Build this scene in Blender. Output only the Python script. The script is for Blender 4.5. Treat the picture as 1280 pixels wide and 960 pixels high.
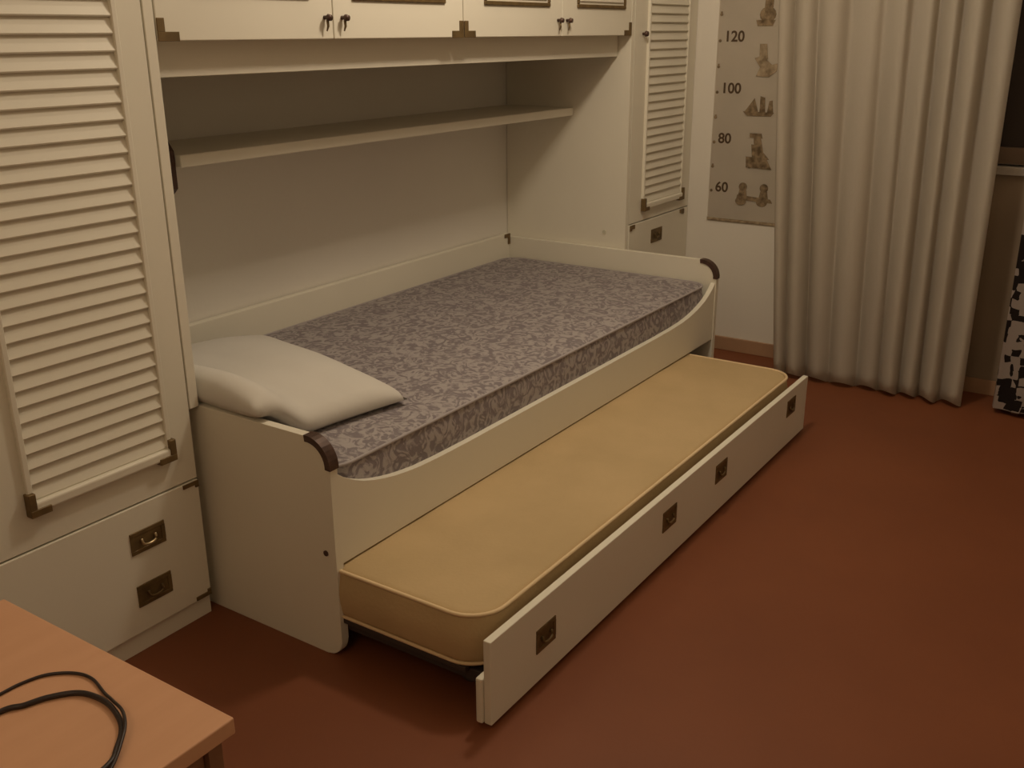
import bpy, bmesh, math, random
from mathutils import Vector, Matrix
random.seed(4)
S = bpy.context.scene
C = S.collection
for o in list(bpy.data.objects):
    bpy.data.objects.remove(o)

# ------------------------------------------------------------------ camera
cam = bpy.data.objects.new('camera', bpy.data.cameras.new('camera')); C.objects.link(cam)
r_ = Vector((0.55503921, -0.83180852, -0.00510397))
u_ = Vector((0.27829543, 0.17990835, 0.94349597))
f_ = Vector((0.78388974, 0.52509767, -0.3313447))
m = Matrix((r_, u_, -f_)).transposed().to_4x4()
m.translation = Vector((-1.3996, -2.3666, 1.3446))
cam.matrix_world = m
cam.data.sensor_width = 36.0
cam.data.lens = 36.0 * 1252.69 / 1280
cam.data.clip_start = 0.05
S.camera = cam

# ------------------------------------------------------------------ light
LAMP = (0.90, -1.24, 2.18)
w = bpy.data.worlds.new('world'); S.world = w; w.use_nodes = True
w.node_tree.nodes['Background'].inputs[0].default_value = (0.9, 0.6, 0.35, 1)
w.node_tree.nodes['Background'].inputs[1].default_value = 0.02
ld = bpy.data.lights.new('ceiling_lamp_light', 'POINT')
ld.energy = 33.0
ld.color = (1.0, 0.83, 0.63)
ld.shadow_soft_size = 0.09
lo = bpy.data.objects.new('ceiling_lamp_light', ld); C.objects.link(lo); lo.location = LAMP
l2 = bpy.data.lights.new('rear_fill_light', 'POINT')  # added fill that lifts the shaded faces, no known lamp there
l2.energy = 10.0; l2.color = (1.0, 0.72, 0.46); l2.shadow_soft_size = 0.25
lo2 = bpy.data.objects.new('rear_fill_light', l2); C.objects.link(lo2); lo2.location = (-2.2, -1.9, 2.2)
S.view_settings.view_transform = 'Standard'
S.view_settings.look = 'None'
S.view_settings.exposure = 0.0
S.view_settings.gamma = 1.0
S.view_settings.use_curve_mapping = False

# ------------------------------------------------------------------ materials
def mat(name, col, rough=0.6, metal=0.0, var=0.0, scale=6.0, bump=0.0, bscale=60.0, col2=None, spec=0.5, stretch=None):
    M = bpy.data.materials.new(name); M.use_nodes = True
    nt = M.node_tree; b = nt.nodes['Principled BSDF']
    b.inputs['Base Color'].default_value = (*col, 1)
    b.inputs['Roughness'].default_value = rough
    b.inputs['Metallic'].default_value = metal
    b.inputs['Specular IOR Level'].default_value = spec
    tc = nt.nodes.new('ShaderNodeTexCoord')
    src = tc.outputs['Object']
    if stretch:
        mp = nt.nodes.new('ShaderNodeMapping'); mp.inputs['Scale'].default_value = stretch
        nt.links.new(src, mp.inputs[0]); src = mp.outputs[0]
    if var or col2:
        n = nt.nodes.new('ShaderNodeTexNoise'); n.inputs['Scale'].default_value = scale
        n.inputs['Detail'].default_value = 4
        nt.links.new(src, n.inputs['Vector'])
        rp = nt.nodes.new('ShaderNodeValToRGB')
        c2 = col2 if col2 else tuple(c * (1 - var) for c in col)
        rp.color_ramp.elements[0].position = 0.35; rp.color_ramp.elements[1].position = 0.65
        rp.color_ramp.elements[0].color = (*c2, 1); rp.color_ramp.elements[1].color = (*col, 1)
        nt.links.new(n.outputs[0], rp.inputs[0]); nt.links.new(rp.outputs[0], b.inputs['Base Color'])
    if bump:
        n2 = nt.nodes.new('ShaderNodeTexNoise'); n2.inputs['Scale'].default_value = bscale
        nt.links.new(src, n2.inputs['Vector'])
        bp = nt.nodes.new('ShaderNodeBump'); bp.inputs['Strength'].default_value = bump
        bp.inputs['Distance'].default_value = 0.01
        nt.links.new(n2.outputs[0], bp.inputs['Height']); nt.links.new(bp.outputs[0], b.inputs['Normal'])
    return M

LACQ = mat('cream_lacquer', (0.80, 0.76, 0.64), 0.5, var=0.03, scale=3)
LACQ_IN = mat('dark_gap_board', (0.30, 0.24, 0.16), 0.7, var=0.1)
WALL = mat('painted_plaster', (0.80, 0.76, 0.68), 0.85, var=0.03, scale=2, bump=0.05, bscale=80)
CEIL = mat('ceiling_paint', (0.88, 0.86, 0.80), 0.9, var=0.03)
FLOORM = mat('red_brown_floor', (0.215, 0.070, 0.029), 0.5, col2=(0.19, 0.061, 0.0255), scale=2.2, spec=0.3)
SKIRT = mat('brown_skirting', (0.44, 0.27, 0.16), 0.5, var=0.15)
BRASS = mat('dull_dark_brass', (0.19, 0.125, 0.05), 0.5, 0.35, var=0.3, scale=40)
DARKBR = mat('brown_corner_metal', (0.10, 0.055, 0.04), 0.4, 0.3, var=0.3, scale=40)
BRASS_LIGHT = mat('polished_brass_pull', (0.62, 0.50, 0.30), 0.28, 0.8)
BACKP = mat('niche_backboard', (0.62, 0.52, 0.38), 0.7, var=0.06, scale=3)
FOAM = mat('beige_mattress_ticking', (0.555, 0.405, 0.215), 0.85, col2=(0.50, 0.365, 0.19), scale=5, bump=0.12, bscale=120)
FOAMSIDE = mat('beige_piping', (0.78, 0.60, 0.36), 0.8, var=0.05)
PILLOWM = mat('off_white_pillowcase', (0.68, 0.65, 0.595), 0.9, var=0.03, bump=0.25, bscale=14)
TABLEM = mat('orange_brown_wood', (0.66, 0.37, 0.22), 0.5, col2=(0.63, 0.35, 0.205), scale=5, spec=0.3, stretch=(1, 6, 1))
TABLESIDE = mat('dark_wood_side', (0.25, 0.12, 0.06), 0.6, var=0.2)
CABLE = mat('black_cable_rubber', (0.022, 0.012, 0.010), 0.45)
PAPER = mat('growth_chart_paper', (0.86, 0.78, 0.66), 0.8, var=0.06, scale=5)
INK = mat('brown_print', (0.085, 0.05, 0.022), 0.8)
INK2 = mat('faded_brown_print', (0.42, 0.33, 0.22), 0.8, col2=(0.20, 0.145, 0.085), scale=45)
INK3 = mat('mid_brown_print', (0.32, 0.235, 0.14), 0.8, col2=(0.10, 0.065, 0.03), scale=45)
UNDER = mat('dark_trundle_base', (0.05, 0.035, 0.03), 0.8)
GLASSN = mat('night_window_glass', (0.03, 0.02, 0.018), 0.15)
FRAMEW = mat('window_frame_paint', (0.18, 0.12, 0.08), 0.5)
SILL = mat('grey_stone_sill', (0.42, 0.38, 0.33), 0.5, var=0.2, scale=20)
WALL_SHADE = mat('dull_beige_wall_shade', (0.30, 0.23, 0.16), 0.8, var=0.08)  # darkened wall tone, stands in for shade below the sill
CAPW = mat('white_screw_cap', (0.60, 0.58, 0.45), 0.5)

def damask():
    M = bpy.data.materials.new('grey_damask_ticking'); M.use_nodes = True
    nt = M.node_tree; b = nt.nodes['Principled BSDF']; b.inputs['Roughness'].default_value = 0.7
    tc = nt.nodes.new('ShaderNodeTexCoord')
    n = nt.nodes.new('ShaderNodeTexNoise'); n.inputs['Scale'].default_value = 26; n.inputs['Detail'].default_value = 3
    n.inputs['Distortion'].default_value = 2.2
    nt.links.new(tc.outputs['Object'], n.inputs['Vector'])
    rp = nt.nodes.new('ShaderNodeValToRGB')
    e = rp.color_ramp.elements
    e[0].position = 0.44; e[0].color = (0.215, 0.185, 0.195, 1)
    e[1].position = 0.56; e[1].color = (0.40, 0.36, 0.355, 1)
    nt.links.new(n.outputs[0], rp.inputs[0]); nt.links.new(rp.outputs[0], b.inputs['Base Color'])
    bp = nt.nodes.new('ShaderNodeBump'); bp.inputs['Strength'].default_value = 0.25; bp.inputs['Distance'].default_value = 0.01
    nt.links.new(n.outputs[0], bp.inputs['Height']); nt.links.new(bp.outputs[0], b.inputs['Normal'])
    return M
DAMASK = damask()
DPIPE = mat('grey_piping', (0.40, 0.36, 0.36), 0.7)

def checks():
    M = bpy.data.materials.new('black_white_check_cloth'); M.use_nodes = True
    nt = M.node_tree; b = nt.nodes['Principled BSDF']; b.inputs['Roughness'].default_value = 0.85
    tc = nt.nodes.new('ShaderNodeTexCoord')
    n = nt.nodes.new('ShaderNodeTexNoise'); n.inputs['Scale'].default_value = 9
    nt.links.new(tc.outputs['Object'], n.inputs['Vector'])
    mx = nt.nodes.new('ShaderNodeMixRGB'); mx.inputs[0].default_value = 0.05
    nt.links.new(tc.outputs['Object'], mx.inputs[1]); nt.links.new(n.outputs[1], mx.inputs[2])
    mp = nt.nodes.new('ShaderNodeMapping'); mp.inputs['Scale'].default_value = (40, 40, 40)
    nt.links.new(mx.outputs[0], mp.inputs[0])
    v = nt.nodes.new('ShaderNodeTexVoronoi'); v.distance = 'CHEBYCHEV'; v.inputs['Scale'].default_value = 1.0
    v.inputs['Randomness'].default_value = 0.35
    nt.links.new(mp.outputs[0], v.inputs['Vector'])
    sp = nt.nodes.new('ShaderNodeSeparateColor'); nt.links.new(v.outputs['Color'], sp.inputs[0])
    rp = nt.nodes.new('ShaderNodeValToRGB'); rp.color_ramp.interpolation = 'CONSTANT'
    e = rp.color_ramp.elements
    e[0].position = 0; e[0].color = (0.02, 0.012, 0.01, 1)
    e[1].position = 0.5; e[1].color = (0.55, 0.47, 0.42, 1)
    nt.links.new(sp.outputs[0], rp.inputs[0]); nt.links.new(rp.outputs[0], b.inputs['Base Color'])
    return M
CHECK = checks()

def curtain_mat():
    M = bpy.data.materials.new('sheer_beige_curtain'); M.use_nodes = True
    nt = M.node_tree; b = nt.nodes['Principled BSDF']
    b.inputs['Base Color'].default_value = (0.84, 0.78, 0.68, 1); b.inputs['Roughness'].default_value = 0.8
    tr = nt.nodes.new('ShaderNodeBsdfTranslucent'); tr.inputs[0].default_value = (0.60, 0.54, 0.46, 1)
    mx = nt.nodes.new('ShaderNodeMixShader'); mx.inputs[0].default_value = 0.22
    out = nt.nodes['Material Output']
    tc = nt.nodes.new('ShaderNodeTexCoord')
    wv = nt.nodes.new('ShaderNodeTexNoise'); wv.inputs['Scale'].default_value = 200
    nt.links.new(tc.outputs['Object'], wv.inputs['Vector'])
    bp = nt.nodes.new('ShaderNodeBump'); bp.inputs['Strength'].default_value = 0.08; bp.inputs['Distance'].default_value = 0.01
    nt.links.new(wv.outputs[0], bp.inputs['Height']); nt.links.new(bp.outputs[0], b.inputs['Normal'])
    nt.links.new(b.outputs[0], mx.inputs[1]); nt.links.new(tr.outputs[0], mx.inputs[2])
    nt.links.new(mx.outputs[0], out.inputs[0])
    return M
CURT = curtain_mat()

# ------------------------------------------------------------------ helpers
def link_mesh(name, bm, material, parent=None, smooth=False, auto=False):
    me = bpy.data.meshes.new(name)
    bmesh.ops.recalc_face_normals(bm, faces=bm.faces)
    bm.to_mesh(me); bm.free()
    me.materials.append(material)
    if smooth:
        for p in me.polygons: p.use_smooth = True
    o = bpy.data.objects.new(name, me); C.objects.link(o)
    if parent:
        o.parent = parent
        pm = parent.matrix_basis.copy()
        q = parent
        while q.parent:
            q = q.parent; pm = q.matrix_basis @ pm
        me.transform(pm.inverted())
    return o
def thing(name, label, cat, loc, group=None):
    o = bpy.data.objects.new(name, None); C.objects.link(o)
    o.empty_display_size = 0.1
    o.location = loc; o['label'] = label; o['category'] = cat
    if group: o['group'] = group
    return o
def tag(o, label, cat, group=None):
    o['label'] = label; o['category'] = cat
    if group: o['group'] = group
    return o
def struct(o):
    o['kind'] = 'structure'; return o
def add_box(bm, x0, x1, y0, y1, z0, z1, bev=0.0, seg=2):
    vs = [bm.verts.new((x, y, z)) for x in (x0, x1) for y in (y0, y1) for z in (z0, z1)]
    F = [(0,1,3,2),(4,6,7,5),(0,4,5,1),(2,3,7,6),(0,2,6,4),(1,5,7,3)]
    fs = [bm.faces.new([vs[i] for i in f]) for f in F]
    if bev > 0:
        es = list({e for f in fs for e in f.edges})
        bmesh.ops.bevel(bm, geom=es, offset=bev, segments=seg, affect='EDGES', profile=0.5)
def box(name, material, parent, x0, x1, y0, y1, z0, z1, bev=0.0015, seg=2):
    bm = bmesh.new(); add_box(bm, x0, x1, y0, y1, z0, z1, bev, seg)
    return link_mesh(name, bm, material, parent)
def add_prism(bm, pts, axis, a0, a1, bev=0.0):
    """outline pts in the two other axes, extruded along axis"""
    def mk(p, a):
        return {'x': (a, p[0], p[1]), 'y': (p[0], a, p[1]), 'z': (p[0], p[1], a)}[axis]
    A = [bm.verts.new(mk(p, a0)) for p in pts]; B = [bm.verts.new(mk(p, a1)) for p in pts]
    n = len(pts); fs = [bm.faces.new(A), bm.faces.new(B[::-1])]
    for i in range(n):
        fs.append(bm.faces.new((A[i], A[(i+1) % n], B[(i+1) % n], B[i])))
    if bev:
        es = list({e for f in fs[:2] for e in f.edges})
        bmesh.ops.bevel(bm, geom=es, offset=bev, segments=2, affect='EDGES', profile=0.5)
def prism(name, material, parent, pts, axis, a0, a1, bev=0.0):
    bm = bmesh.new(); add_prism(bm, pts, axis, a0, a1, bev)
    return link_mesh(name, bm, material, parent)
def add_tube(bm, pts, rad, n=8, closed=False):
    P = [Vector(p) for p in pts]; rings = []
    N = len(P)
    for i, p in enumerate(P):
        if closed: t = P[(i+1) % N] - P[(i-1) % N]
        else: t = P[min(i+1, N-1)] - P[max(i-1, 0)]
        t.normalize()
        up = Vector((0, 0, 1)) if abs(t.z) < 0.9 else Vector((1, 0, 0))
        a = t.cross(up).normalized(); b = t.cross(a).normalized()
        rr = rad[i] if isinstance(rad, (list, tuple)) else rad
        rings.append([bm.verts.new(p + rr * (math.cos(2*math.pi*k/n) * a + math.sin(2*math.pi*k/n) * b)) for k in range(n)])
    for i in range(N if closed else N-1):
        A, B = rings[i], rings[(i+1) % N]
        for k in range(n):
            bm.faces.new((A[k], A[(k+1) % n], B[(k+1) % n], B[k]))
    if not closed:
        bm.faces.new(rings[0]); bm.faces.new(rings[-1][::-1])
def catmull(pts, k=8):
    P = [Vector(p) for p in pts]; out = []
    for i in range(len(P) - 1):
        p0, p1, p2, p3 = P[max(i-1, 0)], P[i], P[i+1], P[min(i+2, len(P)-1)]
        for j in range(k):
            t = j / k
            out.append(0.5 * ((2*p1) + (p2-p0)*t + (2*p0-5*p1+4*p2-p3)*t*t + (-p0+3*p1-3*p2+p3)*t**3))
    out.append(P[-1]); return out
def rrect(x0, x1, y0, y1, R, seg=10):
    pts = []
    for cx, cy, a in ((x1-R, y1-R, 0), (x0+R, y1-R, 90), (x0+R, y0+R, 180), (x1-R, y0+R, 270)):
        for k in range(seg+1):
            t = math.radians(a + 90*k/seg)
            pts.append((cx + R*math.cos(t), cy + R*math.sin(t)))
    return pts
def mattress_mesh(x0, x1, y0, y1, z0, z1, R, er, crown=0.006):
    """rounded rectangle in plan, softly bulged sides, slightly crowned quilted top"""
    bm = bmesh.new(); prof = []
    for k in range(5): a = math.pi/2 * k/4; prof.append((er*(1-math.sin(a)), z0 + er*(1-math.cos(a))))
    for k in range(1, 4): t = k/4; prof.append((-0.006*math.sin(math.pi*t), z0+er + (z1-z0-2*er)*t))
    for k in range(5): a = math.pi/2 * k/4; prof.append((er*(1-math.cos(a)), z1 - er + er*math.sin(a)))
    rings = []
    for ins, z in prof:
        rings.append([bm.verts.new((x, y, z)) for x, y in rrect(x0+ins, x1-ins, y0+ins, y1-ins, max(R-ins, 0.01))])
    hw = (y1-y0)/2
    for s in (0.06, 0.12, 0.2, 0.28, 0.36):
        if s >= hw - 0.01: break
        z = z1 + crown*math.sin(min(1, s/0.28)*math.pi/2)
        rings.append([bm.verts.new((x, y, z + 0.0015*math.sin(x*23)*math.sin(y*19))) for x, y in rrect(x0+s, x1-s, y0+s, y1-s, max(R-s, 0.012))])
    n = len(rings[0])
    for i in range(len(rings)-1):
        for k in range(n):
            bm.faces.new((rings[i][k], rings[i][(k+1) % n], rings[i+1][(k+1) % n], rings[i+1][k]))
    bm.faces.new(rings[0][::-1]); bm.faces.new(rings[-1])
    return bm
def bracket_L(bm, cx, cz, sx, sz, wx, wz, t, y0, y1):
    """L plate in the xz plane, its corner at (cx,cz), arms towards sx, sz"""
    def B(xa, xb, za, zb): add_box(bm, min(xa, xb), max(xa, xb), y0, y1, min(za, zb), max(za, zb), 0.0008, 1)
    B(cx, cx + sx*wx, cz, cz + sz*t)
    B(cx, cx + sx*t, cz + sz*t*0.98, cz + sz*wz)

# ------------------------------------------------------------------ room
XW = 2.69
def wallbox(name, m_, *a):
    return struct(box(name, m_, None, *a, bev=0))
wallbox('floor', FLOORM, -2.7, XW+0.15, -4.1, 0.15, -0.10, 0.0)
wallbox('ceiling', CEIL, -2.7, XW+0.15, -4.1, 0.15, 2.70, 2.80)
wallbox('wall_back', WALL, -2.7, XW+0.15, 0.0, 0.12, 0.0, 2.70)
wallbox('wall_left', WALL, -2.75, -2.63, -4.1, 0.0, 0.0, 2.70)
wallbox('wall_front', WALL, -2.63, XW, -3.62, -3.5, 0.0, 2.70)
# right wall with the window opening (opening y -1.78 .. -3.0, z 0.87 .. 2.2)
bm = bmesh.new()
WY0, WY1, WZ0, WZ1 = -3.0, -1.45, 0.875, 2.25
add_box(bm, XW, XW+0.15, WY1, 0.0, 0, 2.7); add_box(bm, XW, XW+0.15, -4.0, WY0, 0, 2.7)
add_box(bm, XW, XW+0.15, WY0, WY1, 0, WZ0); add_box(bm, XW, XW+0.15, WY0, WY1, WZ1, 2.7)
struct(link_mesh('wall_right', bm, WALL))
bm = bmesh.new()
for a in ((WY0, WY0+0.06, WZ0, WZ1), (WY1-0.06, WY1, WZ0, WZ1), (WY0, WY1, WZ0, WZ0+0.06), (WY0, WY1, WZ1-0.06, WZ1), (-2.26, -2.19, WZ0, WZ1)):
    add_box(bm, XW+0.05, XW+0.10, a[0], a[1], a[2], a[3], 0.002, 1)
wf = struct(link_mesh('window_1', bm, FRAMEW))
box('window_glass', GLASSN, wf, XW+0.07, XW+0.08, WY0+0.05, WY1-0.05, WZ0+0.05, WZ1-0.05, bev=0)
struct(box('trim_1', SILL, None, XW-0.035, XW+0.05, WY0, WY1, WZ0-0.03, WZ0, bev=0.003))
struct(box('wall_shade_panel', WALL_SHADE, None, XW-0.008, XW, WY0, WY1, 0.0605, WZ0-0.031, bev=0.001))  # added panel, carries the painted shade on the wall under the window
struct(box('baseboard_right', SKIRT, None, XW-0.012, XW, -4.0, -0.56, 0.0, 0.06, bev=0.002))

# ------------------------------------------------------------------ wardrobes
YW = -0.56
def louvre_door(root, x0, x1, z0, z1, lx0, lx1, lz0, lz1):
    """cream door leaf x0..x1 with a louvred opening lx0..lx1"""
    bm = bmesh.new()
    ya, yb = YW, YW+0.020
    for a in ((x0, lx0, z0, z1), (lx1, x1, z0, z1), (lx0, lx1, z0, lz0), (lx0, lx1, lz1, z1)):
        add_box(bm, a[0], a[1], ya, yb, a[2], a[3], 0.0)
    bmesh.ops.remove_doubles(bm, verts=bm.verts, dist=1e-5)
    door = link_mesh('door', bm, LACQ, root)
    bm = bmesh.new()
    pitch = 0.0325
    n = int((lz1 - lz0 - 0.03) / pitch)
    for i in range(n):
        zb = lz0 + 0.022 + i*pitch
        # slat: top edge deep in the door, bottom edge proud of it
        pts = [(YW-0.0065, zb), (YW-0.0080, zb+0.003), (YW-0.0030, zb+pitch*0.55), (YW+0.0010, zb+pitch+0.003), (YW+0.006, zb+pitch+0.002), (YW-0.001, zb+0.001)]
        add_prism(bm, pts, 'x', lx0+0.0085, lx1-0.0085)
    link_mesh('louvre_slats', bm, LACQ, door)
    bm = bmesh.new()
    add_box(bm, lx0-0.004, lx0+0.009, YW-0.010, YW+0.018, lz0, lz1, 0.002, 1)
    add_box(bm, lx1-0.009, lx1+0.004, YW-0.010, YW+0.018, lz0, lz1, 0.002, 1)
    add_box(bm, lx0-0.004, lx1+0.004, YW-0.017, YW+0.018, lz0-0.003, lz0+0.022, 0.006, 3)
    add_box(bm, lx0-0.004, lx1+0.004, YW-0.014, YW+0.018, lz1-0.012, lz1+0.004, 0.003, 2)
    link_mesh('louvre_frame', bm, LACQ, door)
    for sx, cx in ((1, lx0-0.008), (-1, lx1+0.008)):
        bm = bmesh.new()
        bracket_L(bm, cx, lz0-0.008, sx, 1, 0.045, 0.050, 0.015, YW-0.020, YW-0.001)
        link_mesh('corner_bracket', bm, BRASS, door)
    return door
def recess_handle(parent, cx, cz, w=0.092, h=0.054, y=YW, bright=False):
    bm = bmesh.new()
    x0, x1, z0, z1 = cx-w/2, cx+w/2, cz-h/2, cz+h/2; t = 0.010
    add_box(bm, x0, x1, y-0.0025, y+0.001, z0, z0+t, 0.0008, 1); add_box(bm, x0, x1, y-0.0025, y+0.001, z1-t, z1, 0.0008, 1)
    add_box(bm, x0, x0+t, y-0.0025, y+0.001, z0+t, z1-t, 0); add_box(bm, x1-t, x1, y-0.0025, y+0.001, z0+t, z1-t, 0)
    add_box(bm, x0+t, x1-t, y-0.001, y+0.001, z0+t, z1-t, 0)
    hd = link_mesh('recessed_handle', bm, BRASS, parent)
    bm = bmesh.new()
    pts = [(cx-0.018, y-0.003, cz+0.006), (cx-0.016, y-0.007, cz-0.006), (cx, y-0.008, cz-0.010), (cx+0.016, y-0.007, cz-0.006), (cx+0.018, y-0.003, cz+0.006)]
    add_tube(bm, catmull(pts, 4), 0.0032, 6)
    link_mesh('drop_pull', bm, BRASS_LIGHT if bright else BRASS, hd, smooth=True)
    return hd

# left wardrobe
wl = thing('wardrobe', 'tall cream wardrobe with louvred door at left edge of the photo, beside the pillow end', 'wardrobe', (-0.285, -0.28, 0))
box('carcass', LACQ, wl, -0.57, -0.028, -0.538, -0.002, 0.05, 2.30)
prism('side_panel', LACQ, wl, [(-0.002, 0.0), (-0.002, 2.30), (YW, 2.30), (YW, 0.535), (-0.505, 0.505), (-0.505, 0.0)], 'x', -0.026, -0.002, bev=0.001)
box('plinth', LACQ, wl, -0.57, -0.028, -0.552, -0.50, 0.0, 0.048, bev=0.001)
d = louvre_door(wl, -0.568, -0.031, 0.366, 2.29, -0.436, -0.098, 0.445, 2.18)
dr = box('drawer_front', LACQ, wl, -0.568, -0.031, YW-0.003, YW+0.018, 0.054, 0.3615, bev=0.0018)
recess_handle(dr, -0.183, 0.275, y=YW-0.003, bright=True)
recess_handle(dr, -0.183, 0.144, y=YW-0.003)
for cz, sz in ((0.3605, -1), (0.056, 1)):
    bm = bmesh.new(); bracket_L(bm, -0.031, cz, -1, sz, 0.044, 0.017, 0.010, YW-0.006, YW-0.002)
    link_mesh('corner_bracket', bm, BRASS, dr)

# right wardrobe
wr = thing('wardrobe', 'narrow cream wardrobe with louvred door in the far corner beside the growth chart', 'wardrobe', (2.395, -0.28, 0))
box('carcass', LACQ, wr, 2.128, 2.688, -0.538, -0.002, 0.05, 2.30)
sp_ = box('side_panel', LACQ, wr, 2.102, 2.126, YW, -0.002, 0.0, 2.30, bev=0.001)
bm = bmesh.new()
add_prism(bm, [(-0.468+0.008*math.cos(a*math.pi/5), 0.592+0.008*math.sin(a*math.pi/5)) for a in range(10)], 'x', 2.098, 2.1025)
link_mesh('screw_cap', bm, CAPW, sp_)
box('plinth', LACQ, wr, 2.128, 2.688, -0.552, -0.50, 0.0, 0.048, bev=0.001)
d = louvre_door(wr, 2.130, 2.686, 0.625, 2.29, 2.237, 2.598, 0.672, 2.18)
bm = bmesh.new(); add_tube(bm, [(2.195, YW-0.0, 1.336), (2.195, YW-0.008, 1.336), (2.195, YW-0.012, 1.336), (2.195, YW-0.022, 1.336)], [0.005, 0.005, 0.011, 0.009], 10)
link_mesh('knob', bm, DARKBR, d, smooth=True)
dr = box('drawer_front', LACQ, wr, 2.130, 2.686, YW-0.003, YW+0.018, 0.054, 0.6205, bev=0.0018)
recess_handle(dr, 2.378, 0.546, w=0.100, h=0.056, y=YW-0.003)
for cx, sx in ((2.135, 1), (2.640, -1)):
    bm = bmesh.new(); bracket_L(bm, cx, 0.619, sx, -1, 0.040, 0.022, 0.016, YW-0.007, YW-0.002)
    link_mesh('corner_bracket', bm, BRASS, dr)

# ------------------------------------------------------------------ overhead cabinets
def overhead(x0, x1, label, doors, knobs, panels, inner):
    t = thing('overhead_cabinet', label, 'cabinet', ((x0+x1)/2, -0.27, 1.30), 'bridge cabinets over the bed')
    box('carcass', LACQ, t, x0, x1, -0.538, -0.002, 1.3325, 2.30)
    ds = []
    for i, (a, b) in enumerate(doors):
        D = box('door', LACQ, t, a, b, YW, YW+0.020, 1.331, 2.28, bev=0.002); ds.append(D)
        p0, p1 = panels[i]
        bm = bmesh.new(); z0, z1 = 1.420, 2.18
        for q in ((p0, p1, z0, z0+0.012), (p0, p1, z1-0.012, z1), (p0, p0+0.012, z0+0.012, z1-0.012), (p1-0.012, p1, z0+0.012, z1-0.012)):
            add_box(bm, q[0], q[1], YW-0.006, YW+0.001, q[2], q[3], 0.002, 1)
        link_mesh('panel_moulding', bm, BRASS, D)
        box('raised_panel', LACQ, D, p0+0.018, p1-0.018, YW-0.005, YW+0.001, z0+0.020, z1-0.020, bev=0.003)
        kx = knobs[i]
        bm = bmesh.new(); add_tube(bm, [(kx, YW, 1.380), (kx, YW-0.010, 1.380), (kx, YW-0.013, 1.380), (kx, YW-0.022, 1.379)], [0.005, 0.005, 0.0085, 0.007], 10)
        k = link_mesh('knob', bm, DARKBR, D, smooth=True)
        bm = bmesh.new(); add_tube(bm, [(kx, YW-0.010, 1.374), (kx-0.002, YW-0.013, 1.360), (kx-0.003, YW-0.009, 1.349)], [0.0035, 0.003, 0.0016], 8)
        link_mesh('drop_pull', bm, BRASS, k, smooth=True)
    for D, cx, sx in ((ds[0], doors[0][0], 1), (ds[1], doors[1][1], -1)):
        bm = bmesh.new(); bracket_L(bm, cx, 1.330, sx, 1, 0.054, 0.046, 0.019, YW-0.003, YW)
        link_mesh('corner_bracket', bm, BRASS, D)
    return t
overhead(0.0, 1.0575, 'cream two-door overhead cabinet over the bed, next to the left louvred wardrobe',
         [(0.002, 0.5205), (0.5235, 1.0565)], [0.492, 0.553], [(0.09, 0.445), (0.592, 0.972)], 0)
overhead(1.0595, 2.100, 'cream two-door overhead cabinet over the bed, nearer the growth chart',
         [(1.0605, 1.6035), (1.6065, 2.098)], [1.577, 1.634], [(1.160, 1.525), (1.700, 2.045)], 1)
va = box('valance_board', LACQ, None, 0.001, 2.099, -0.506, -0.486, 1.2565, 1.3320, bev=0.0015)

tag(va, 'long cream valance board running under the overhead cabinets above the bed', 'board')

# wall shelf in the niche
sh = thing('wall_shelf', 'long cream shelf on the niche wall above the bed', 'shelf', (1.1, -0.16, 1.03))
box('shelf_board', LACQ, sh, 0.215, 2.099, -0.319, -0.002, 1.036, 1.066, bev=0.003)
bm = bmesh.new(); add_prism(bm, [(-0.002, 1.125), (-0.26, 1.125), (-0.30, 1.075), (-0.30, 0.985), (-0.26, 0.950), (-0.002, 0.920)], 'x', 0.150, 0.213)
link_mesh('end_bracket', bm, DARKBR, sh)

# ------------------------------------------------------------------ daybed
bed = thing('daybed', 'cream single bed with a scooped front board standing between the two wardrobes', 'bed', (1.05, -0.48, 0))
def end_outline():
    pts = []
    def arc(cy, cz, R, a0, a1, n=8):
        for k in range(n+1):
            a = math.radians(a0 + (a1-a0)*k/n); pts.append((cy + R*math.cos(a), cz + R*math.sin(a)))
    pts.append((-0.004, 0.0)); pts.append((-0.004, 0.533))
    arc(-0.961+0.062, 0.533-0.062, 0.062, 90, 180)
    arc(-0.961+0.045, 0.045, 0.045, 180, 270)
    return pts
EO = end_outline()
def corner_cap(x0, x1):
    """metal cap wrapping the rounded top front corner"""
    bm = bmesh.new(); R = 0.062; cy, cz = -0.961+R, 0.533-R
    o, i = [], []
    for k in range(11):
        a = math.radians(84 + 100*k/10)
        o.append((cy + (R+0.003)*math.cos(a), cz + (R+0.003)*math.sin(a)))
        i.append((cy + (R-0.012)*math.cos(a), cz + (R-0.012)*math.sin(a)))
    n = len(o)
    V = [[bm.verts.new((x, *p)) for p in o] + [bm.verts.new((x, *p)) for p in i[::-1]] for x in (x0, x1)]
    m_ = 2*n
    for k in range(n-1):
        for V_ in V: bm.faces.new((V_[k], V_[k+1], V_[m_-2-k], V_[m_-1-k]))
    for k in range(m_):
        bm.faces.new((V[0][k], V[0][(k+1) % m_], V[1][(k+1) % m_], V[1][k]))
    return bm
for x0, x1 in ((0.002, 0.024), (2.078, 2.100)):
    e = prism('end_panel', LACQ, bed, EO, 'x', x0, x1, bev=0.002)
    link_mesh('corner_cap', corner_cap(x0-0.003, x1+0.003), DARKBR, e)
    bm = bmesh.new()
    xs = x0-0.002 if x0 < 1 else x1-0.002
    add_prism(bm, [(-0.932+0.007*math.cos(a*math.pi/5), 0.262+0.007*math.sin(a*math.pi/5)) for a in range(10)], 'x', xs, xs+0.004)
    link_mesh('screw_cap', bm, DARKBR, e)
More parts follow.
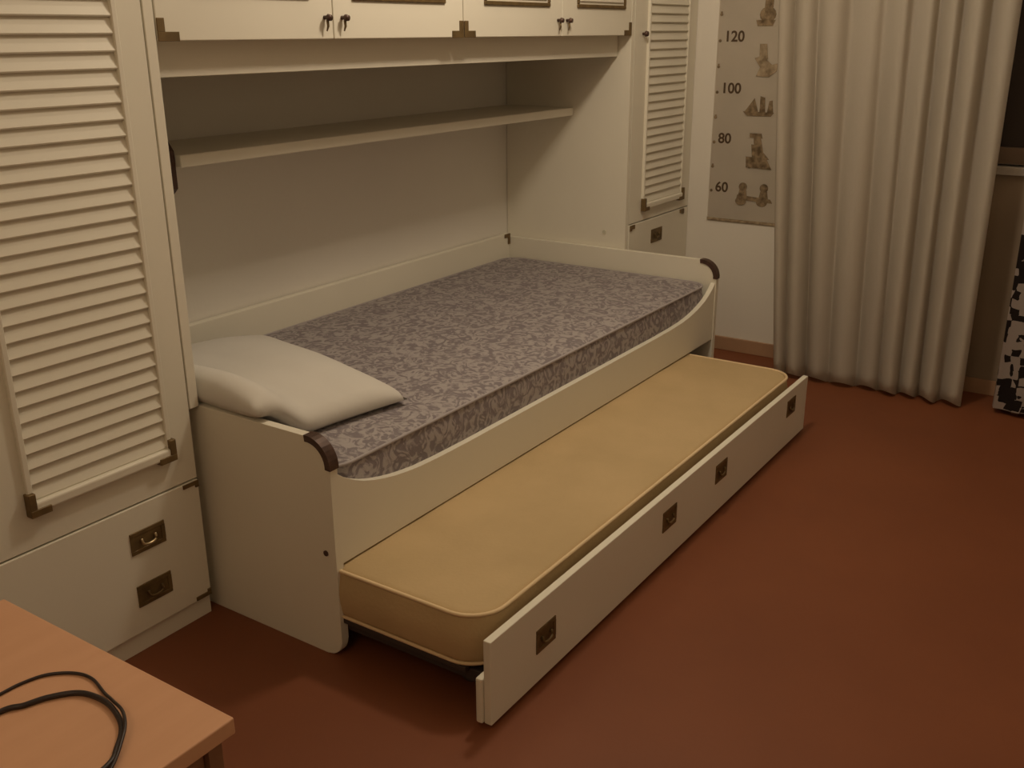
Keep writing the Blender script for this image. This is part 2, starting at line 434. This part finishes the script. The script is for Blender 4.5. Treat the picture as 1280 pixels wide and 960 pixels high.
bp_ = box('back_panel', LACQ, bed, 0.025, 2.077, -0.030, -0.006, 0.20, 0.545, bev=0.003)
bm = bmesh.new(); bracket_L(bm, 2.077, 0.547, -1, -1, 0.040, 0.045, 0.016, -0.034, -0.0305)
link_mesh('corner_bracket', bm, BRASS, bp_)
# scooped front board
half = [(0.0245, 0.452), (0.05, 0.432), (0.079, 0.414), (0.11, 0.402), (0.144, 0.391), (0.18, 0.382), (0.215, 0.375), (0.25, 0.370), (0.30, 0.3645), (0.38, 0.361), (0.50, 0.359)]
top = half + [(2.102-x, z) for x, z in half[::-1]]
outl = top + [(2.0775, 0.232), (0.0245, 0.232)]
fb = prism('front_board', LACQ, bed, outl[::-1], 'y', -0.958, -0.940, bev=0.0015)
box('slatted_base', LACQ_IN, bed, 0.026, 2.076, -0.935, -0.032, 0.272, 0.300, bev=0.002)

# grey mattress
mt = thing('mattress', 'grey patterned mattress lying in the cream bed with the scooped front', 'mattress', (1.05, -0.48, 0.30))
link_mesh('mattress_body', mattress_mesh(0.032, 2.066, -0.934, -0.036, 0.3015, 0.452, 0.07, 0.016, 0.008), DAMASK, mt, smooth=True)
for z in (0.447, 0.3065):
    bm = bmesh.new(); add_tube(bm, [(x, y, z) for x, y in rrect(0.032, 2.066, -0.9335, -0.0365, 0.068)], 0.0042, 8, closed=True)
    link_mesh('piping', bm, DPIPE, mt, smooth=True)

# pillow
def pillow():
    bm = bmesh.new(); N = 36
    A, B, Cc, D = Vector((0.425, -0.828)), Vector((0.605, -0.125)), Vector((0.0, -0.060)), Vector((-0.012, -0.765))
    def plan(u, v):   # u: 0 left .. 1 right, v: 0 front .. 1 back
        ui = 0.5 + (u-0.5)*(1 - 0.05*math.sin(math.pi*v)**1.0)
        vi = 0.5 + (v-0.5)*(1 - 0.02*math.sin(math.pi*u))
        p = (D*(1-ui) + A*ui)*(1-vi) + (Cc*(1-ui) + B*ui)*vi
        return p
    def rest(x, y):
        if x < 0.03: return 0.5350
        t = min(1, (x-0.03)/0.12); t = t*t*(3-2*t)
        return 0.5350*(1-t) + 0.4635*t
    top, bot = {}, {}
    for i in range(N+1):
        for j in range(N+1):
            u, v = i/N, j/N
            p = plan(u, v)
            e = max(0, (1-abs(2*u-1)**2.6)) * max(0, (1-abs(2*v-1)**2.6))
            h = 0.078 * e**0.40
            h *= 1 + 0.05*math.sin(9*u+3*v) + 0.05*math.sin(11*v-4*u) + 0.03*math.sin(26*u+9*v)*(1-u)
            zb = rest(p.x, p.y)
            z0 = zb + 0.010 + 0.012*(1-u)
            top[i, j] = bm.verts.new((p.x, p.y, z0 + h))
            if 0 < i < N and 0 < j < N:
                bot[i, j] = bm.verts.new((p.x, p.y, max(zb, z0 - 0.35*h - 0.008)))
            else: bot[i, j] = top[i, j]
    for i in range(N):
        for j in range(N):
            bm.faces.new((top[i, j], top[i+1, j], top[i+1, j+1], top[i, j+1]))
            q = [bot[i, j], bot[i, j+1], bot[i+1, j+1], bot[i+1, j]]
            bm.faces.new(q)
    return bm
pw = link_mesh('pillow', pillow(), PILLOWM, None, smooth=True)
tag(pw, 'off-white pillow lying at the left end of the grey mattress', 'pillow')

# ------------------------------------------------------------------ trundle
tr = thing('trundle_drawer', 'cream pull-out trundle drawer rolled out from under the bed', 'trundle bed', (0.95, -1.0, 0))
X0, X1 = -0.016, 1.924
bm = bmesh.new()
add_box(bm, X0, X1, -1.385, -1.367, 0.010, 0.207, 0.0018, 2)
fr = link_mesh('front_panel', bm, LACQ, tr)
box('rear_rail', LACQ, fr, X0-0.006, X0+0.030, -1.3665, -1.350, 0.010, 0.117, bev=0.004)
for cx, cz, w_ in ((0.192, 0.112, 0.078), (0.810, 0.131, 0.082), (1.158, 0.135, 0.082), (1.760, 0.145, 0.080)):
    recess_handle(fr, cx, cz, w=w_, h=0.058, y=-1.385)
bm = bmesh.new()
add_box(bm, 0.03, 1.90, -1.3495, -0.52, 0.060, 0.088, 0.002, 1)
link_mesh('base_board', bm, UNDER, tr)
box('end_rail', UNDER, tr, 0.012, 0.029, -1.300, -0.55, 0.088, 0.1005, bev=0.002)  # rail coloured dark to stand in for shade under the mattress end
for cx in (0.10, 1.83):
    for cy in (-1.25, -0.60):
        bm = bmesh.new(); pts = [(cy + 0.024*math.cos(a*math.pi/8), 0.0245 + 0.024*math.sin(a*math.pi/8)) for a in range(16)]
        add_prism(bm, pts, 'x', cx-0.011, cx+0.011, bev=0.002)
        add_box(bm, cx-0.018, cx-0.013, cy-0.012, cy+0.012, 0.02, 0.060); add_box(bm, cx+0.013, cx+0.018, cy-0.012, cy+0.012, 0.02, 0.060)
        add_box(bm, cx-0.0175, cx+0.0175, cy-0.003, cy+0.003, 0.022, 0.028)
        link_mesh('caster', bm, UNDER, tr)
tm = thing('mattress', 'thin beige mattress on the pulled-out trundle', 'mattress', (0.94, -1.0, 0.101))
link_mesh('mattress_body', mattress_mesh(0.010, 1.882, -1.348, -0.53, 0.1015, 0.226, 0.085, 0.020, 0.002), FOAM, tm, smooth=True)
bm = bmesh.new(); add_tube(bm, [(x, y, 0.2215) for x, y in rrect(0.012, 1.880, -1.346, -0.532, 0.083)], 0.0045, 8, closed=True)
link_mesh('piping', bm, FOAMSIDE, tm, smooth=True)
bm = bmesh.new(); add_tube(bm, [(x, y, 0.106) for x, y in rrect(0.012, 1.880, -1.346, -0.532, 0.083)], 0.0040, 8, closed=True)
link_mesh('piping', bm, FOAMSIDE, tm, smooth=True)

# ------------------------------------------------------------------ low table with cables
tb = thing('low_table', 'low orange-brown wooden table in the near left corner carrying black cables', 'table', (-1.35, -1.33, 0))
TX1, TY0, TY1, TZ = -0.778, -1.562, -1.092, 0.600
box('tabletop', TABLEM, tb, -1.95, TX1, TY0, TY1, TZ-0.022, TZ, bev=0.002)
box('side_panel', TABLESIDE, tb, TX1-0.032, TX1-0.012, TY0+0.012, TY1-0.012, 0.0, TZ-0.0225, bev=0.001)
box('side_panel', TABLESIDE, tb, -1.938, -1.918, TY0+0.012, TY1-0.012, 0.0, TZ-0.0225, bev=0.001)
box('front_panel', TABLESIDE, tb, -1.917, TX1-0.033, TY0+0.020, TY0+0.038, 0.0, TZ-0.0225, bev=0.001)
c1 = [(-1.30, -1.33, 0), (-1.10, -1.300, 0), (-0.98, -1.297, 0), (-0.905, -1.297, 0), (-0.876, -1.299, 0), (-0.850, -1.309, 0), (-0.830, -1.334, 0), (-0.825, -1.362, 0), (-0.834, -1.399, 0), (-0.8405, -1.424, 0.004), (-0.851, -1.46, 0.008), (-0.876, -1.494, 0.008), (-0.93, -1.530, 0.001), (-1.02, -1.54, 0)]
c2 = [(-1.32, -1.37, 0), (-1.12, -1.335, 0), (-1.0, -1.325, 0), (-0.924, -1.330, 0), (-0.902, -1.342, 0), (-0.878, -1.352, 0), (-0.854, -1.372, 0), (-0.8455, -1.397, 0), (-0.8465, -1.429, 0), (-0.861, -1.469, 0), (-0.887, -1.497, 0), (-0.915, -1.515, 0), (-0.99, -1.52, 0), (-1.08, -1.50, 0)]
bm = bmesh.new(); add_tube(bm, catmull([(x, y, TZ+0.0022+z) for x, y, z in c1], 8), 0.0020, 8)
tag(link_mesh('cable', bm, CABLE, None, smooth=True), 'thin dark cable making the outer loop on the low table', 'cable')
bm = bmesh.new(); add_tube(bm, catmull([(x, y, TZ+0.0035+z) for x, y, z in c2], 8), 0.0034, 8)
tag(link_mesh('cable', bm, CABLE, None, smooth=True), 'thicker black cable making the inner loop on the low table', 'cable')

# ------------------------------------------------------------------ growth chart
gc = thing('growth_chart', 'paper height chart with numbers and toy drawings hanging on the right wall', 'height chart', (XW-0.004, -0.81, 0.577))
XC = XW-0.003
bm = bmesh.new()
ny, nz = 8, 40
g = {}
for i in range(ny+1):
    for j in range(nz+1):
        y = -0.655 - 0.307*i/ny; z = 0.577 + 1.15*j/nz
        g[i, j] = bm.verts.new((XC - 0.0012 - 0.0008*math.sin(i*1.1), y, z))
for i in range(ny):
    for j in range(nz):
        bm.faces.new((g[i, j], g[i+1, j], g[i+1, j+1], g[i, j+1]))
bmesh.ops.solidify(bm, geom=list(bm.faces), thickness=-0.0006)
link_mesh('paper_sheet', bm, PAPER, gc)
box('bottom_rod', INK2, gc, XC-0.0045, XC-0.0005, -0.963, -0.654, 0.572, 0.584, bev=0.0015)
XF = XC-0.0026
LAY = [0]
def lay():
    LAY[0] = (LAY[0] + 1) % 7
    return XF - 0.00025*LAY[0]
def disc(bm, y, z, r, n=14, ry=None, a0=0.0):
    ry = ry or r
    X_ = lay()
    add_prism(bm, [(y + ry*math.cos(2*math.pi*k/n), z + r*math.sin(2*math.pi*k/n)) for k in range(n)], 'x', X_-0.0004, XF+0.0006)
def poly(bm, pts): add_prism(bm, pts, 'x', lay()-0.0004, XF+0.0006)
for h in (60, 70, 80, 90, 100, 110, 120, 130, 140, 150, 160):
    z = 0.092 + h*0.01012
    bm = bmesh.new(); disc(bm, -0.667, z, 0.0062)
    if h % 20: disc(bm, -0.667, z+0.008, 0.004)
    link_mesh('tick_mark', bm, INK3, gc)
for h in (60, 80, 100, 120, 140, 160):
    z = 0.092 + h*0.01012
    cu = bpy.data.curves.new('number', 'FONT'); cu.body = str(h); cu.size = 0.058; cu.extrude = 0.0003; cu.offset = 0.0013
    to = bpy.data.objects.new('number', cu); C.objects.link(to)
    bpy.context.view_layer.update()
    me = bpy.data.meshes.new_from_object(to.evaluated_get(bpy.context.evaluated_depsgraph_get()))
    bpy.data.objects.remove(to)
    R = Matrix(((0, 0, -1, XF), (-1, 0, 0, -0.684), (0, 1, 0, z-0.002), (0, 0, 0, 1)))
    me.transform(Matrix.Translation(-Vector(gc.location)) @ R)
    me.materials.append(INK)
    no = bpy.data.objects.new('number', me); C.objects.link(no); no.parent = gc
def draw(name, fn, m_):
    bm = bmesh.new(); fn(bm); link_mesh(name, bm, m_, gc)
def pic60(bm):
    for yc in (-0.808, -0.900):
        disc(bm, yc, 0.724, 0.018); poly(bm, [(yc+0.014, 0.712), (yc-0.014, 0.712), (yc-0.022, 0.672), (yc+0.022, 0.672)])
        disc(bm, yc+0.006, 0.664, 0.018, ry=0.024)
    poly(bm, [(-0.785, 0.690), (-0.930, 0.680), (-0.940, 0.664), (-0.782, 0.670)])
def pic80(bm):
    poly(bm, [(-0.822, 0.945), (-0.872, 0.945), (-0.878, 0.925), (-0.822, 0.928)])
    poly(bm, [(-0.840, 0.928), (-0.870, 0.930), (-0.885, 0.870), (-0.912, 0.842), (-0.850, 0.838)])
    poly(bm, [(-0.832, 0.900), (-0.845, 0.900), (-0.850, 0.850), (-0.838, 0.850)])
    poly(bm, [(-0.812, 0.850), (-0.900, 0.846), (-0.925, 0.802), (-0.815, 0.806)])
    disc(bm, -0.830, 0.812, 0.010)
def pic100(bm):
    poly(bm, [(-0.792, 1.030), (-0.832, 1.085), (-0.850, 1.030)]); poly(bm, [(-0.856, 1.093), (-0.876, 1.088), (-0.880, 1.030), (-0.856, 1.030)])
    poly(bm, [(-0.895, 1.075), (-0.908, 1.078), (-0.914, 1.030), (-0.888, 1.030)])
    poly(bm, [(-0.785, 1.032), (-0.918, 1.030), (-0.905, 1.014), (-0.805, 1.014)])
def pic120(bm):
    poly(bm, [(-0.838, 1.295), (-0.868, 1.295), (-0.876, 1.235), (-0.840, 1.235)])
    poly(bm, [(-0.820, 1.240), (-0.850, 1.250), (-0.895, 1.215), (-0.920, 1.222), (-0.915, 1.190), (-0.885, 1.168), (-0.830, 1.170), (-0.845, 1.205)])
def pic140(bm):
    poly(bm, [(-0.850, 1.50), (-0.885, 1.50), (-0.880, 1.40), (-0.845, 1.40)])
    disc(bm, -0.862, 1.405, 0.030, ry=0.034); poly(bm, [(-0.815, 1.385), (-0.895, 1.385), (-0.885, 1.362), (-0.822, 1.362)])
draw('toy_drawing', pic60, INK3); draw('toy_drawing', pic80, INK3); draw('toy_drawing', pic100, INK3)
draw('toy_drawing', pic120, INK2); draw('toy_drawing', pic140, INK3)

# ------------------------------------------------------------------ curtain
def curtain():
    bm = bmesh.new(); NU, NV = 260, 50
    g = {}
    for j in range(NV+1):
        t = j/NV; z = 0.012 + (2.52-0.012)*t
        zf = min(1, z/1.45)
        yl = -1.075 + 0.095*zf; yr = -1.800
        for i in range(NU+1):
            s = i/NU
            y = yl + (yr-yl)*s
            ph = 2*math.pi*(8.4*s + 0.22*math.sin(2*math.pi*s*1.3+0.4))
            amp = 0.022 + 0.006*math.sin(s*8+1.0) + 0.006*(1-zf)
            x = 2.475 - amp*math.sin(ph + 0.5*math.sin(z*1.6+s*4)) - 0.010*math.sin(ph*0.43+2.2*zf)
            x += 0.030*(s < 0.08)*(1 - s/0.08)
            y += 0.010*math.cos(ph*1.0+0.8)
            zz = z + (0.012*(1-t)*(math.sin(ph+0.6)) if j == 0 else 0)
            g[i, j] = bm.verts.new((x, y, max(0.003, zz)))
    for i in range(NU):
        for j in range(NV):
            bm.faces.new((g[i, j], g[i+1, j], g[i+1, j+1], g[i, j+1]))
    bmesh.ops.solidify(bm, geom=list(bm.faces), thickness=0.0012)
    return bm
tag(link_mesh('curtain', curtain(), CURT, None, smooth=True), 'long beige curtain hanging in soft folds between the growth chart and the window', 'curtain')
# ------------------------------------------------------------------ check cloth over a console at right edge
cs = thing('console_table', 'narrow console table under the black and white cloth at the right edge', 'table', (2.57, -2.3, 0))
box('tabletop', TABLESIDE, cs, 2.485, 2.672, -2.70, -1.925, 0.765, 0.785, bev=0.002)
for lx in (2.52, 2.65):
    for ly in (-2.68, -1.985):
        box('leg', TABLESIDE, cs, lx-0.012, lx+0.012, ly-0.012, ly+0.012, 0.0, 0.7645, bev=0.002)
def cloth():
    bm = bmesh.new()
    path = []
    def seg(a, b, n):
        for k in range(n):
            t = k/n; path.append((a[0]+(b[0]-a[0])*t, a[1]+(b[1]-a[1])*t))
    seg((2.676, -1.915), (2.475, -1.915), 24); seg((2.475, -1.915), (2.475, -2.71), 90); seg((2.475, -2.71), (2.676, -2.71), 24); path.append((2.676, -2.71))
    g = []
    NV = 24
    for j in range(NV+1):
        z = 0.791 - (0.791-0.022)*j/NV; row = []
        for i, (x, y) in enumerate(path):
            f = (j/NV)**0.8
            nx = -1 if x < 2.48 else 0
            nyv = 1 if y > -1.92 else (-1 if y < -2.70 else 0)
            o = (0.006 + 0.008*math.sin(i*0.42)) * f
            row.append(bm.verts.new((x + nx*o, y + nyv*o*0.6, z)))
        g.append(row)
    for j in range(NV):
        for i in range(len(path)-1):
            bm.faces.new((g[j][i], g[j][i+1], g[j+1][i+1], g[j+1][i]))
    bm.faces.new(g[0])
    bmesh.ops.solidify(bm, geom=list(bm.faces), thickness=0.001)
    return bm
tag(link_mesh('tablecloth', cloth(), CHECK, None, smooth=False), 'black and white patterned cloth hanging at the right edge, right of the curtain', 'cloth')
